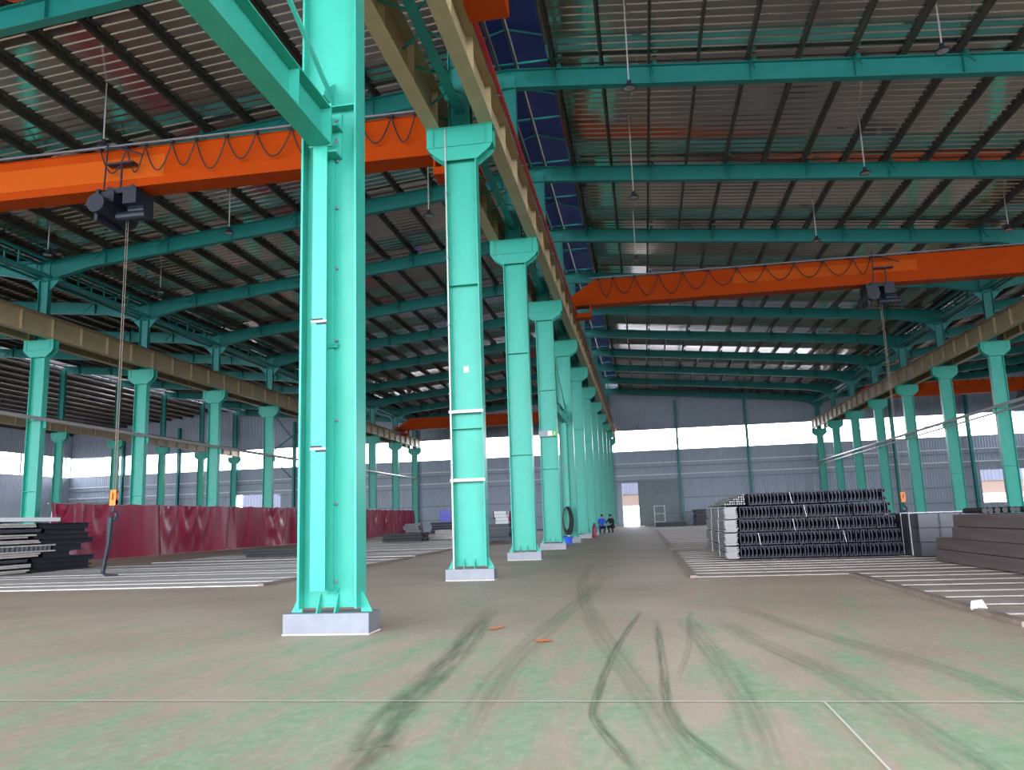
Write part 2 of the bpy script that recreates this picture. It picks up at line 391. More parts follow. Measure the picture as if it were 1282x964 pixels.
for ib, (a, b) in enumerate(slopes):
    n = 14
    mb = MB(); mb.box(-.035, BY0, 0, .035, BY1, .02); mb.box(-.035, BY0, .2, .035, BY1, .22); mb.box(-.035, BY0, .02, -.015, BY1, .2)
    pm = mb.mesh('purlin', 'purlin')
    for i in range(n+1):
        x = a+.12+(b-a-.24)*i/n
        obj('purlin', pm, ceil, (x, 0, zs(x)-.225))
for ridge in (-2*BAY, 0):
    rv = obj('ridge_vent', None, ceil, (ridge, 0, 0))
    mb = MB(); zt = zs(RV)
    for k in range(-3, 12):                # hood: blue cap over open louvred sides
        y0 = k*SP; y1 = y0+SP
        mb.quad((-1.75, y0, zt+.72), (0, y0, zt+1.25), (0, y1, zt+1.25), (-1.75, y1, zt+.72))
        mb.quad((0, y0, zt+1.25), (1.75, y0, zt+.72), (1.75, y1, zt+.72), (0, y1, zt+1.25))
        mb.box(-1.78, y0, zt+.58, -1.74, y1, zt+.74); mb.box(1.74, y0, zt+.58, 1.78, y1, zt+.74)
    obj('vent_hood', mb.mesh('vent_hood', 'blue'), rv)
    mb = MB()
    mb.box(-RV-.03, BY0, zt-.1, -RV+.03, BY1, zt+.12); mb.box(RV-.03, BY0, zt-.1, RV+.03, BY1, zt+.12)
    obj('vent_curb', mb.mesh('vent_curb', 'sheet'), rv)
    mb = MB()
    for k in range(-5, 23):
        y = k*3.5
        mb.tube([(-1.72, y, zt+.66), (0, y, zt+1.18), (1.72, y, zt+.66)], .035, 4)
        for sx in (-1.5, 1.5): mb.box(sx-.03, y-.03, zt-.05, sx+.03, y+.03, zt+.75)
        mb.box(-RV-.03, y-.03, zt-.05, RV+.03, y+.03, zt+.01)
    obj('vent_frame', mb.mesh('vent_frame', 'teal_dark'), rv)
    mb = MB(); mb.box(.25, BY0, zt-.15, .33, BY1, zt+.05); mb.box(-.33, BY0, zt-.15, -.25, BY1, zt+.05)
    obj('ridge_purlin', mb.mesh('ridge_purlin', 'purlin'), rv)

# ------------------------------------------------------------------ rafters
def raft_mesh(x0, x1):
    """x0 ridge end, x1 valley end, local to the ridge x; y centred 0"""
    mb = MB(); s = 1 if x1 > x0 else -1; L = abs(x1-x0)
    st = [(0, -.02, 0), (.9, -.0, 0), (L-2.2, 0, 0), (L, -.28, 0)]
    def z0(d): return RID-SL*d
    for (d0, e0, _), (d1, e1, _) in zip(st[:-1], st[1:]):
        a0, a1 = z0(d0)+e0, z0(d1)+e1; t0, t1 = z0(d0)+RD, z0(d1)+RD
        for lo in (True, False):
            za, zc = (a0, a1) if lo else (t0-.02, t1-.02)
            xa, xb = x0+s*d0, x0+s*d1
            n = len(mb.v)
            mb.v += [(xa,-.125,za),(xb,-.125,zc),(xb,.125,zc),(xa,.125,za),(xa,-.125,za+.02),(xb,-.125,zc+.02),(xb,.125,zc+.02),(xa,.125,za+.02)]
            for f in ((0,3,2,1),(4,5,6,7),(0,1,5,4),(1,2,6,5),(2,3,7,6),(3,0,4,7)): mb.f.append(tuple(n+i for i in f)); mb.m.append(0)
        for y in (-.007, .007): mb.quad((xa, y, a0), (xb, y, a1), (xb, y, t1), (xa, y, t0))
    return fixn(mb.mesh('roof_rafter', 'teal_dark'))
mb = MB(); mb.box(-.012, -.125, 0, .012, .125, RD-.02); stiffplate = mb.mesh('stiffener_plate', 'teal_dark')
mb = MB(); mb.obox((0, -.4, .32), (.02, 0, 0), (0, .38, .38), (0, .012, -.012)); fly = mb.mesh('fly_brace', 'teal_dark')
mb = MB(); mb.box(-.06, -.06, 0, .06, .06, .16); cleat = mb.mesh('purlin_cleat', 'teal_dark')
raft_kinds = [(0, 0, BAY, 2, 1), (0, 0, -BAY, 1, 1), (-2*BAY, -2*BAY, -BAY, 3, -1), (2*BAY, 2*BAY, BAY, 5, 2)]
hallname = ['right-hand hall', 'left-hand hall', 'outer left hall', 'outer right hall']
for hi, (rx, xa, xb, kmin, _) in enumerate(raft_kinds):
    me = raft_mesh(0, xb-xa); s = 1 if xb > xa else -1
    for k in range(kmin, 12):
        o = thing('roof_rafter', 'teal sloping roof beam of the %s, %s visible from the front' % (hallname[hi], ORD[k-kmin]), 'roof beam', (rx, k*SP+.18, 0), 'teal roof beams of the %s' % hallname[hi], 0, me)
        for j in range(7):
            d = 1.45+j*2.85
            obj('stiffener', stiffplate, o, (s*d, 0, RID-SL*d+.01))
            obj('fly_brace', fly, o, (s*d, 0, RID-SL*d+.02))
            obj('purlin_cleat', cleat, o, (s*(d+.12), 0, RID-SL*d+RD-.02))

# ------------------------------------------------------------------ columns
CD, CW = .66, .30                             # section depth (x), flange width (y)
ZC = 9.24
mb = MB(); mb.cur = 0
for s in (-1, 1): mb.box(s*CD/2-(.024 if s > 0 else 0), -CW/2, .26, s*CD/2+(0 if s > 0 else .024), CW/2, ZC)
mb.box(-CD/2+.024, -.01, .26, CD/2-.024, .01, ZC)
m_shaft = mb.mesh('shaft', 'teal')
mb = MB(); mb.box(-.468, -.17, 0, .468, .17, .016); mb.box(-.47, -.175, .016, .47, .175, .215)
b_ = mb; m_base = mb.mesh('base_cover', 'galv')
mb = MB(); mb.box(-.475, -.185, 0, .475, .185, .012); m_grout = mb.mesh('grout_pad', 'joint')
mb = MB(); mb.prism([(0, .2), (.13, .2), (.02, .42), (0, .42)], -.008, .008, 'y'); m_gus = mb.mesh('base_gusset', 'teal')
mb = MB(); mb.prism([(0, .2), (-.13, .2), (-.02, .40), (0, .40)], -.008, .008, 'x'); m_gusy = mb.mesh('base_rib', 'teal')
mb = MB(); mb.box(-CD/2+.024, -CW/2+.01, -.008, CD/2-.024, -.01, .008); m_st = mb.mesh('stiffener_plate_column', 'teal')
# crane bracket: face plate with chamfered ears, flange line, ribs, cap plate
prof = [(-.70, ZC), (-.70, ZC-.42), (-.62, ZC-.54), (-.36, ZC-.74), (.36, ZC-.74), (.62, ZC-.54), (.70, ZC-.42), (.70, ZC)]
mb = MB(); mb.prism(prof, -.165, -.150, 'y'); mb.prism(prof, .150, .165, 'y'); mb.box(-.72, -.185, ZC-.02, .72, .185, ZC)
mb.box(-.70, -.19, ZC-.44, .70, .19, ZC-.42)
m_br = mb.mesh('crane_bracket', 'teal')
mb = MB(); mb.box(-.008, -.19, ZC-.40, .008, .19, ZC-.03); m_rib = mb.mesh('bracket_rib', 'teal')
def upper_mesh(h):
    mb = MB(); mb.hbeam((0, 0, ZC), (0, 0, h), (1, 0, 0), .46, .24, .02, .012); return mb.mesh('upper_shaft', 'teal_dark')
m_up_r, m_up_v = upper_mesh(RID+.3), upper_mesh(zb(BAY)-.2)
mb = MB(); mb.box(-.75, -.14, zb(BAY)-.22, .75, .14, zb(BAY)-.18); mb.prism([(-.7, zb(BAY)-.2), (.7, zb(BAY)-.2), (.23, zb(BAY)-.7), (-.23, zb(BAY)-.7)], -.01, .01, 'y'); m_head = mb.mesh('column_head', 'teal_dark')
mb = MB(); mb.lathe([(0, -.02), (.018, -.02), (.018, 0), (.010, .004), (.010, .02), (0, .02)], 8); m_bolt = mb.mesh('bolt', 'galv')
def column(X, k, label, group, ridge):
    o = thing('steel_column', label, 'steel column', (X, k*SP+.18, 0), group)
    obj('shaft', m_shaft, o); obj('base_cover', m_base, o); obj('grout_pad', m_grout, o)
    for s in (-1, 1): obj('base_gusset', m_gus, o, (s*CD/2, 0, 0), (0, 0, 0 if s > 0 else PI))
    for x in (-.12, .08): obj('base_rib', m_gusy, o, (x, -.01, 0))
    if not (X == 0 and k in (0, 4)):
        for z in (5.83, 2.91): obj('stiffener', m_st, o, (0, 0, z))
    else: obj('stiffener', m_st, o, (0, 0, 5.93))
    obj('crane_bracket', m_br, o)
    for x in (-.55, .55): obj('bracket_rib', m_rib, o, (x, 0, 0))
    obj('upper_shaft', m_up_r if ridge else m_up_v, o)
    if not ridge: obj('column_head', m_head, o)
    return o
cols = {}
for k in range(-1, 12):
    lab = 'big teal column on galvanised base, nearest to the viewer, left of centre' if k == 0 else ('teal column of the central row standing beside the viewer' if k < 0 else 'teal column on galvanised base, %s from the front in the central row' % ORD[k])
    cols[k] = column(0, k, lab, 'teal columns of the central row', True)
for k in range(3, 12): column(-BAY, k, 'teal column of the left row behind the red tarpaulin, %s from the left' % ORD[k-3], 'teal columns of the left row', False)
for k in range(5, 12): column(BAY, k, 'teal column of the right row behind the steel stacks, %s from the right' % ORD[k-5], 'teal columns of the right row', False)
for k in range(7, 12): column(-2*BAY, k, 'distant teal column of the outer left row, %s from the left' % ORD[k-7], 'teal columns of the outer left row', True)
# far wall posts
mb = MB(); mb.hbeam((0, 0, 0), (0, 0, 13.0), (0, 1, 0), .40, .22, .02, .012); m_post = mb.mesh('wall_post', 'teal_dark')
npst = 0
for i in range(15):
    x = BX0+i*WB
    if abs(x/BAY-round(x/BAY)) < .01 or x < -58: continue
    npst += 1
    thing('wall_post', 'slim dark teal wall post on the far wall, %s from the left' % ORD[npst-1], 'wall post', (x, BY1-.42, 0), 'slim posts on the far wall', 0, m_post)
# end plates / bits on the second and fourth columns
mb = MB(); mb.box(-.345, -.17, -.03, .345, -.15, .03); m_band = mb.mesh('white_band', 'strap')
for z in (3.24, 1.90): obj('clamp_band', m_band, cols[1], (0, 0, z))
jb = thing('junction_box', 'small white junction box with wire on the second central column', 'switch box', (0, 7.15, 4.1))
mb = MB(); mb.box(-.05, 0, -.06, .05, .06, .06); obj('box', mb.mesh('junction_box', 'white'), jb)
mb = MB(); mb.tube([(0, .03, -.06), (-.06, .03, -.13), (-.2, .04, -.15), (-.30, .05, -.12)], .006, 5); obj('wire', mb.mesh('junction_wire', 'black'), jb)
cdt = thing('conduit_pipe', 'pale vertical conduit pipe clipped to the second central column', 'pipe', (-.30, 7.0, 0))
mb = MB(); mb.tube([(0, 0, .22), (0, 0, 9.2)], .016, 8); obj('pipe', mb.mesh('conduit', 'pipe'), cdt)
mb = MB()
for z in (.8, 2.2, 3.6, 5.0, 6.4, 7.8): mb.box(-.03, -.02, z-.015, .03, .06, z+.015)
obj('clips', mb.mesh('conduit_clips', 'galv'), cdt)
# exit sign on the fourth column
sg = thing('exit_sign', 'green and white emergency exit sign on the fourth central column', 'sign', (0, 21.0, 4.2))
mb = MB(); mb.box(-.36, 0, -.11, .34, .05, .11); obj('housing', mb.mesh('sign_housing', 'galv'), sg)
mb = MB(); mb.box(-.02, -.006, -.09, .14, 0, .09); obj('white_panel', mb.mesh('sign_white', 'white'), sg)
mb = MB(); mb.box(.14, -.006, -.10, .33, 0, .10); obj('green_panel', mb.mesh('sign_green_panel', 'green'), sg)
mb = MB()                                     # running figure
mb.lathe([(0, -.001), (.018, 0), (0, .001)], 8, (.245, -.009, .065))
for a, b in (((.235, .045), (.225, -.005)), ((.225, -.005), (.255, -.035)), ((.255, -.035), (.245, -.08)), ((.225, -.005), (.20, -.045)), ((.20, -.045), (.165, -.05)), ((.235, .035), (.275, .02)), ((.235, .04), (.19, .02))):
    mb.tube([(a[0], -.01, a[1]), (b[0], -.01, b[1])], .009, 4)
obj('running_figure', mb.mesh('sign_figure', 'white'), sg)

# ------------------------------------------------------------------ portal braces along the central row
def portal_brace(k, sgn, label):
    """post hugging column k on its near (sgn -1) face and horizontal beam to column k-1"""
    o = thing('portal_brace', label, 'brace', (0, k*SP+.18, 0), 'bolted portal braces of the central row')
    px = -.055
    mb = MB(); mb.hbeam((px, -.14, .45), (px, -.14, 5.42), (0, 1, 0), .24, .165, .012, .010); obj('post', mb.mesh('brace_post', 'teal'), o)
    mb = MB(); mb.hbeam((px, -.24, 5.63), (px, -6.8, 5.63), (0, 0, 1), .46, .25, .016, .012); obj('beam', mb.mesh('brace_beam', 'teal'), o)
    for y in (-1.1, -3.2, -5.4):
        mb = MB(); mb.box(px-.12, y-.006, 5.42, px+.12, y+.006, 5.84); obj('beam_stiffener', mb.mesh('beam_stiffener', 'teal'), o)
    mb = MB(); mb.box(px-.13, -.26, 5.38, px+.13, -.235, 5.90); obj('end_plate', mb.mesh('brace_end_plate', 'teal'), o)
    mb = MB(); mb.box(px+.03, -.03, 5.34, px+.17, -.012, 5.88); mb.obox((px+.12, -.11, 5.66), (.06, 0, 0), (0, .1, .0), (0, 0, .008)); mb.obox((px+.10, -.12, 5.33), (.07, 0, 0), (0, .11, .0), (0, 0, .008)); obj('splice_plate', mb.mesh('splice_plate', 'teal'), o)
    for y, z in ((-.10, 5.76), (-.10, 5.50)): obj('bolt', m_bolt, o, (px+.135, y, z), (0, PI/2, 0))
    for z in (5.72, 5.56, 5.40, 5.30, 4.72, 4.0, 3.16, 2.26, 1.35, .53): obj('bolt', m_bolt, o, (px+.115, -.035, z), (PI/2, 0, 0))
    for z in (3.16, .5):
        mb = MB(); mb.obox((px+.09, -.04, z-.06), (.05, 0, 0), (0, .03, .02), (0, -.003, .008)); obj('fixing_lug', mb.mesh('fixing_lug', 'teal'), o)
    for z in (3.33, 1.93):
        mb = MB(); mb.box(px-.088, -.272, z-.012, px+.088, -.258, z+.012); obj('tie_strap', mb.mesh('tie_strap', 'strap'), o)
        mb = MB(); mb.box(px-.086, -.266, z+.012, px+.04, -.258, z+.034); mb.box(px-.03, -.266, z-.035, px+.086, -.258, z-.012); obj('black_pad', mb.mesh('strap_pad', 'black'), o)
    mb = MB(); mb.prism([(-.03, 5.95), (-.36, 5.95), (-.36, 6.0), (-.03, 6.28)], -.008, .008, 'x'); obj('gusset', mb.mesh('rod_gusset', 'teal'), o, (0.02, 0, 0))
    p0 = Vector((.02, -.10, 6.05)); p1 = Vector((.02, -6.7, 8.75))
    mb = MB(); mb.tube([p0, p1], .030, 8); obj('tie_rod', mb.mesh('tie_rod', 'teal'), o)
portal_brace(0, -1, 'teal post and horizontal beam bolted onto the nearest column')
portal_brace(4, -1, 'teal post and beam bracing the fifth central column to the fourth')

# ------------------------------------------------------------------ runway girders
GH = .86; GZ = ZC
mb = MB(); mb.box(0, -.006, .02, .13, .006, GH-.02); m_gst = mb.mesh('girder_stiffener', 'cream')
def runway(X, y0, y1, label, group, out, conductor=False, mt='cream', nst=True):
    o = thing('runway_girder', label, 'crane beam', (X, y0, GZ), group)
    mb = MB(); L = y1-y0
    mb.box(-.15, 0, 0, .15, L, .024); mb.box(-.19, 0, GH-.024, .19, L, GH); mb.box(-.007, 0, .024, .007, L, GH-.024)
    obj('girder', mb.mesh('runway_girder', mt), o)
    mb = MB(); mb.prism([(-.05, GH), (.05, GH), (.02, GH+.03), (.03, GH+.12), (-.03, GH+.12), (-.02, GH+.03)], 0, L, 'y'); obj('rail', mb.mesh('crane_rail', 'rust'), o)
    y = 1.75-(y0 % 1.75) if y0 % 1.75 else 0
    n = int((L-y)/1.75)+1
    for i in range(n):
        yy = y+i*1.75
        for s in (-1, 1): obj('stiffener', m_gst, o, (0, yy, 0), (0, 0, 0 if s > 0 else PI))
    if conductor:
        mb = MB(); s = out; mb.box(s*.27-.04, 0, GH-.10, s*.27+.04, L, GH-.01); obj('conductor_bar', mb.mesh('conductor_bar', 'red'), o)
        for i in range(int(L/3.5)):
            mb = MB(); mb.box(min(s*.15, s*.28), i*3.5+.5, GH-.12, max(s*.15, s*.28), i*3.5+.54, GH-.10); obj('conductor_arm', mb.mesh('conductor_arm', 'galv'), o)
    return o
runway(.57, -7.2, 77.4, 'cream crane runway beam with red conductor bar along the central columns', 'cream crane runway beams', 1, True)
runway(-.57, -7.2, 77.4, 'cream crane runway beam on the left side of the central columns', 'cream crane runway beams', -1)
runway(-BAY+.57, 5.25, 77.4, 'cream crane runway beam on the left row, side facing the hall', 'cream crane runway beams', 1)
runway(-BAY-.57, 5.25, 77.4, 'cream crane runway beam on the left row, behind the nearer one', 'cream crane runway beams', -1)
runway(BAY-.57, 29.75, 77.4, 'cream crane runway beam on the right row, side facing the hall', 'cream crane runway beams', -1)
runway(BAY+.57, 29.75, 77.4, 'cream crane runway beam on the right row, far side', 'cream crane runway beams', 1)
runway(-2*BAY+.57, 40.25, 77.4, 'pale distant crane runway beam on the outer left row', 'cream crane runway beams', 1)
# horizontal lacing between the two central girders
def lacing(X, y0, y1, label):
    o = thing('bracing_truss', label, 'bracing', (X, y0, 9.62), 'teal lacing between crane beams')
    mb = MB(); L = y1-y0; mb.box(-.10, 0, -.02, .10, L, 0); mb.box(-.01, 0, 0, .01, L, .18); obj('chord', mb.mesh('lacing_chord', 'teal_dark'), o)
    mb = MB(); mb.obox((0, 0, 0), (.33, 0, 0), (0, .03, 0), (0, 0, .006)); bar = mb.mesh('lacing_bar', 'teal_dark')
    n = int(L/1.0)
    for i in range(n):
        y = .5+i*1.0; a = .75 if i % 2 else -.75
        for s in (-1, 1):
            obj('lacing_bar', bar, o, (s*.26, y, .02), (0, 0, a*s))
lacing(0, -7, 77, 'teal lattice bracing running between the two central crane beams')
# valley trusses over the left and right rows
def valley(X, y0, y1, label):
    o = thing('valley_truss', label, 'roof truss', (X, y0, 0), 'teal valley trusses')
    L = y1-y0; zt, zl = zb(BAY)+.55, zb(BAY)-.16
    for z in (zt, zl):
        mb = MB()
        for s in (-1, 1): mb.box(s*.33-.05, 0, z-.05, s*.33+.05, L, z+.05)
        obj('chord', mb.mesh('truss_chord', 'teal_dark'), o)
    mb = MB(); mb.box(-.30, 0, zl+.1, .30, L, zl+.14); obj('gutter', mb.mesh('valley_gutter', 'teal_dark'), o)
    mb = MB(); mb.box(-.03, -.03, 0, .03, .03, zt-zl); post = mb.mesh('truss_post', 'teal_dark')
    d = Vector((0, 1.75, zt-zl)); mb = MB(); mb.tube([(0,0,0), tuple(d)], .025, 4); dg = mb.mesh('truss_diagonal', 'teal_dark')
    for i in range(int(L/1.75)):
        for s in (-1, 1):
            obj('truss_post', post, o, (s*.33, i*1.75, zl)); obj('truss_diagonal', dg, o, (s*.33, i*1.75, zl))
valley(-BAY, 14, 77, 'teal lattice truss under the roof valley above the left row')
valley(BAY, 28, 77, 'teal lattice truss under the roof valley above the right row')
# long pipes on the side rows
def pipe_run(X, y0, y1, z, n, label):
    o = thing('pipe_run', label, 'pipe', (X, y0, z), 'pale pipes along the side rows')
    for j in range(n):
        mb = MB(); mb.tube([(0, 0, -j*.3), (0, y1-y0, -j*.3)], .085 if j == 0 else .05, 8); obj('pipe', mb.mesh('pipe', 'pipe'), o)
    for k in range(12):
        y = k*SP+.18-y0
        if 0 < y < y1-y0:
            mb = MB(); mb.box(-.06 if X > 0 else -.12, y-.03, -.35, .12 if X > 0 else .06, y+.03, -.05); obj('pipe_bracket', mb.mesh('pipe_bracket', 'teal'), o)
pipe_run(21.0, 26, 77.5, 5.88, 2, 'pale pair of pipes running along the right row of columns')
pipe_run(-21.0, 12, 77.5, 5.86, 1, 'pale pipe running along the left row of columns')
# X bracing on the left row
o = thing('cross_brace', 'teal crossed wall brace on the left row beside the nearest column', 'brace', (-BAY, 42.2, 0))
for a, b in (((0, 9.0), (7, 6.0)), ((0, 6.0), (7, 9.0)), ((0, 6), (3.5, 4.6))):
    mb = MB(); mb.tube([(0, a[0], a[1]), (0, b[0], b[1])], .04, 6); obj('brace_rod', mb.mesh('brace_rod', 'teal_dark'), o)

# ------------------------------------------------------------------ cranes
def crane(x0, x1, Y, zbm, label, hx=None, hookz=None, cusps=None, band=None, mt='orange', hang=True, group='orange overhead cranes'):
    o = thing('overhead_crane', label, 'crane', (x0, Y, zbm), group)
    L = x1-x0; H = 1.12; W = .26
    mb = MB(); prof = [(.05, 0), (L-.05, 0), (L-.05, .42), (L-1.1, H), (1.1, H), (.05, .42)]
    mb.prism(prof, -W, W, 'y'); mb.box(.05, -W-.08, -.02, L-.05, W+.08, 0); mb.box(1.1, -W-.04, H, L-1.1, W+.04, H+.02)
    obj('girder', mb.mesh('crane_girder', mt), o)
    for x in (.0, L):
        mb = MB(); mb.box(x-.13, -1.5, -.12, x+.13, 1.5, .25); mb.box(x-.1, -1.6, .0, x+.1, -1.5, .14); mb.box(x-.1, 1.5, .0, x+.1, 1.6, .14)
        e = obj('end_carriage', mb.mesh('end_carriage', mt), o)
        for y in (-1.1, 1.1):
            mb = MB(); mb.tube([(x-.05, y, -.06), (x+.05, y, -.06)], .12, 12); obj('wheel', mb.mesh('crane_wheel', 'dark'), e)
    if hang:
        for x in ((.5,) if True else ()):
            mb = MB()
            mb.box(x-.30, -.32, -.56, x+.42, .32, -.36); mb.box(x-.30, -.3, -.4, x-.25, .3, 0); mb.box(x+.37, -.3, -.4, x+.42, .3, 0)
            obj('buffer_bracket', mb.mesh('buffer_bracket', mt), o)
        mb = MB(); x = L-.5; mb.box(x-.42, -.32, -.56, x+.30, .32, -.36); mb.box(x-.42, -.3, -.4, x-.37, .3, 0); mb.box(x+.25, -.3, -.4, x+.30, .3, 0)
        obj('buffer_bracket', mb.mesh('buffer_bracket', mt), o)
    # festoon track and cable
    if cusps:
        mb = MB(); mb.box(.9, -W-.22, H+.02, L-.9, -W-.16, H+.07); obj('festoon_track', mb.mesh('festoon_track', 'galv'), o)
        mb = MB(); mb.box(-.05, -W-.24, H-.05, .05, -W-.14, H+.02); ft = mb.mesh('festoon_trolley', 'black')
        for a in [x-x0 for x in cusps]: obj('festoon_trolley', ft, o, (a, 0, 0))
        for a, b in zip(cusps[:-1], cusps[1:]):
            a, b = a-x0, b-x0; pts = []
            sag = .78+.12*math.sin(a*5)
            for i in range(13):
                t = i/12; pts.append((a+(b-a)*t+.03*math.sin(t*PI*2), -W-.19, H-.02-sag*(1-abs(2*t-1)**2.3)))
            mb = MB(); mb.tube(pts, .020, 5); obj('festoon_cable', mb.mesh('festoon_cable', 'black'), o)
    if hx is not None:
        a = hx-x0
        h = obj('hoist', None, o, (a, 0, 0))
        mb = MB(); mb.box(-.55, -.42, -.42, -.15, .42, -.10); mb.tube([(-.45, -.75, -.55), (-.45, .75, -.55)], .26, 14); mb.box(-.65, -.5, -.95, -.55, .5, -.05)
        mb.box(.1, -.4, -.5, .5, .4, -.06); mb.tube([(.15, 0, -.62), (.62, 0, -.62)], .24, 12)
        mb.tube([(-.15, -.2, -.78), (.7, -.2, -.78)], .12, 10)
        obj('hoist_body', mb.mesh('hoist_body', 'dark'), h)
        mb = MB()
        for x in (-.35, .35):
            for y in (-.3, .3): mb.tube([(x, y-.05, -.04), (x, y+.05, -.04)], .1, 10)
        mb.box(-.45, -.36, -.16, .45, -.31, 0); mb.box(-.45, .31, -.16, .45, .36, 0)
        obj('trolley', mb.mesh('hoist_trolley', 'dark'), h)
        mb = MB(); mb.box(-.3, -W-.34, H-.55, .5, -W-.1, H-.5); mb.tube([(-.35, -W-.3, H-.02), (.3, -W-.3, H-.15), (.75, -W-.3, H-.35)], .025, 5); mb.tube([(-.35, -W-.3, -.1), (-.30, -W-.3, H+.05)], .025, 5); mb.tube([(.15, -W-.3, -.1), (.15, -W-.3, H-.5)], .03, 5)
        obj('cable_arm', mb.mesh('cable_arm', 'dark'), h)
        if hookz is not None:
            dz = hookz-zbm
            mb = MB()
            for s in (-.03, .03): mb.tube([(s, 0, -.6), (s, 0, dz+.15)], .010, 5)
            obj('wire_rope', mb.mesh('wire_rope', 'rust'), h)
            hb = MB(); 
            for s in (-1, 1): hb.prism([(s*.055-.03, dz-.2), (s*.055+.03, dz-.2), (s*.055+.03, dz+.15), (s*.055-.01, dz+.19), (s*.055-.03, dz+.1)], -.05, .05, 'y')
            hb.box(-.085, -.055, dz-.22, .085, .055, dz-.08); hb.box(-.085, -.04, dz+.10, .085, .04, dz+.18)
            obj('hook_block', hb.mesh('hook_block', 'hook'), h)
            pts = [(0, 0, dz-.26), (0, 0, dz-.36)]+[(.10*math.sin(t)-.0, 0, dz-.46-.10*-math.cos(t)-.0) for t in [PI*i/8 for i in range(0, 12)]]
            mb = MB(); mb.tube([(0, 0, dz-.20), (0, 0, dz-.38), (.07, 0, dz-.42), (.10, 0, dz-.50), (.06, 0, dz-.58), (-.02, 0, dz-.60), (-.08, 0, dz-.54), (-.09, 0, dz-.48)], [.03, .035, .04, .045, .045, .04, .03, .015], 8)
            obj('hook', mb.mesh('crane_hook', 'dark'), h)
    if band:
        a, b, z0, z1 = band
        mb = MB(); mb.box(a-x0, -W-.012, z0, b-x0, -W-.002, z1); obj('name_band', mb.mesh('crane_band', 'orange_band'), o)
    return o
cl = [-20.2+.35*i for i in range(0)]
c_left = [-10.9, -10.1, -9.55, -8.75, -8.05, -7.15, -6.3, -5.3, -4.35, -3.4, -2.55, -1.9]
crane(-20.83, -.57, 10.9, 10.46, 'orange overhead crane spanning the left-hand hall, nearest on the left', -10.3, 2.05, c_left, (-16.5, -9.07, .24, .88))
c_right = [1.9, 2.55, 3.5, 4.55, 5.6, 6.7, 7.9, 9.1, 10.3, 11.5, 12.7, 13.4]
crane(.57, 20.83, 26.86, 10.46, 'orange overhead crane spanning the right-hand hall above the steel stacks', 13.75, 1.5, c_right, (7.74, 15.27, .46, .92))
crane(.57, 20.83, 4.34, 10.50, 'orange overhead crane at the top edge above the viewer, only its bracket showing', 12, 8.6, None, None)
crane(-20.83, -.57, 70, 10.46, 'small distant reddish crane near the far wall in the left-hand hall', -12.9, None, None, None)
crane(BAY+.57, 2*BAY-.57, 65, 10.46, 'distant orange crane in the outer right hall behind the right row', 36, None, [24+1.2*i for i in range(11)], None)

# sling hanging from the left hook to the floor
sl = thing('lifting_sling', 'dark lifting sling hanging from the orange crane hook to the floor', 'sling', (-10.38, 10.9, .03))
mb = MB(); mb.tube([(.02, 0, 1.50), (.0, 0, 1.2), (-.02, 0, .8), (-.1, 0, .4), (-.14, 0, .10), (-.02, -.02, .03), (.30, -.04, .025)], [.09, .075, .05, .045, .05, .04, .03], 8); obj('strap', mb.mesh('sling_strap', 'dark'), sl)
mb = MB(); mb.tube([(.05, .03, 1.5), (.04, .03, .9), (-.06, .03, .45), (-.12, .03, .1)], .02, 6); obj('chain', mb.mesh('sling_chain', 'black'), sl)

# ------------------------------------------------------------------ hanging lamps
lamps = [(3.6, 11.3, 12.10, 'right-hand hall, nearest the central row at the top'), (11.45, 11.9, 12.45, 'right-hand hall, near the top right corner'), (11.05, 17.84, 11.85, 'right-hand hall, in front of the second visible beam'),
         (3.6, 17.6, 11.68, 'right-hand hall, second along from the central row'), (11.02, 25.1, 12.1, 'right-hand hall, just above the orange crane'), (18.2, 24.8, 11.8, 'right-hand hall, at the far right edge'),
         (-11.17, 10.9, 11.97, 'left-hand hall, just behind the orange crane'), (-11.25, 18.05, 12.0, 'left-hand hall, left of the nearest column'), (-18.62, 17.9, 11.75, 'left-hand hall, by the left edge'), (-18.0, 24.2, 12.0, 'left-hand hall, above the left row'),
         (3.6, 25.0, 11.9, 'right-hand hall, third along from the central row'), (-3.6, 18.0, 11.9, 'left-hand hall, between the two nearest columns'), (-11.2, 25.0, 11.9, 'left-hand hall, one bay further back')]
mb = MB(); mb.lathe([(0, .16), (.06, .16), (.07, .06), (.17, -.02), (.18, -.06), (.16, -.06), (.06, .02)], 14); m_house = mb.mesh('lamp_housing', 'dark')
mb = MB(); mb.lathe([(.155, -.055), (.07, -.075), (0, -.08)], 14); m_lens = mb.mesh('lamp_lens', 'lens')
for x, y, z, wh in lamps:
    o = thing('pendant_lamp', 'round pendant lamp, %s' % wh, 'lamp', (x, y, z), 'pendant lamps under the roof')
    mb = MB(); mb.tube([(0, 0, .15), (0, 0, zs(x)-z-.02)], .022, 6); obj('rod', mb.mesh('lamp_rod', 'pipe'), o)
    obj('housing', m_house, o); obj('lens', m_lens, o)

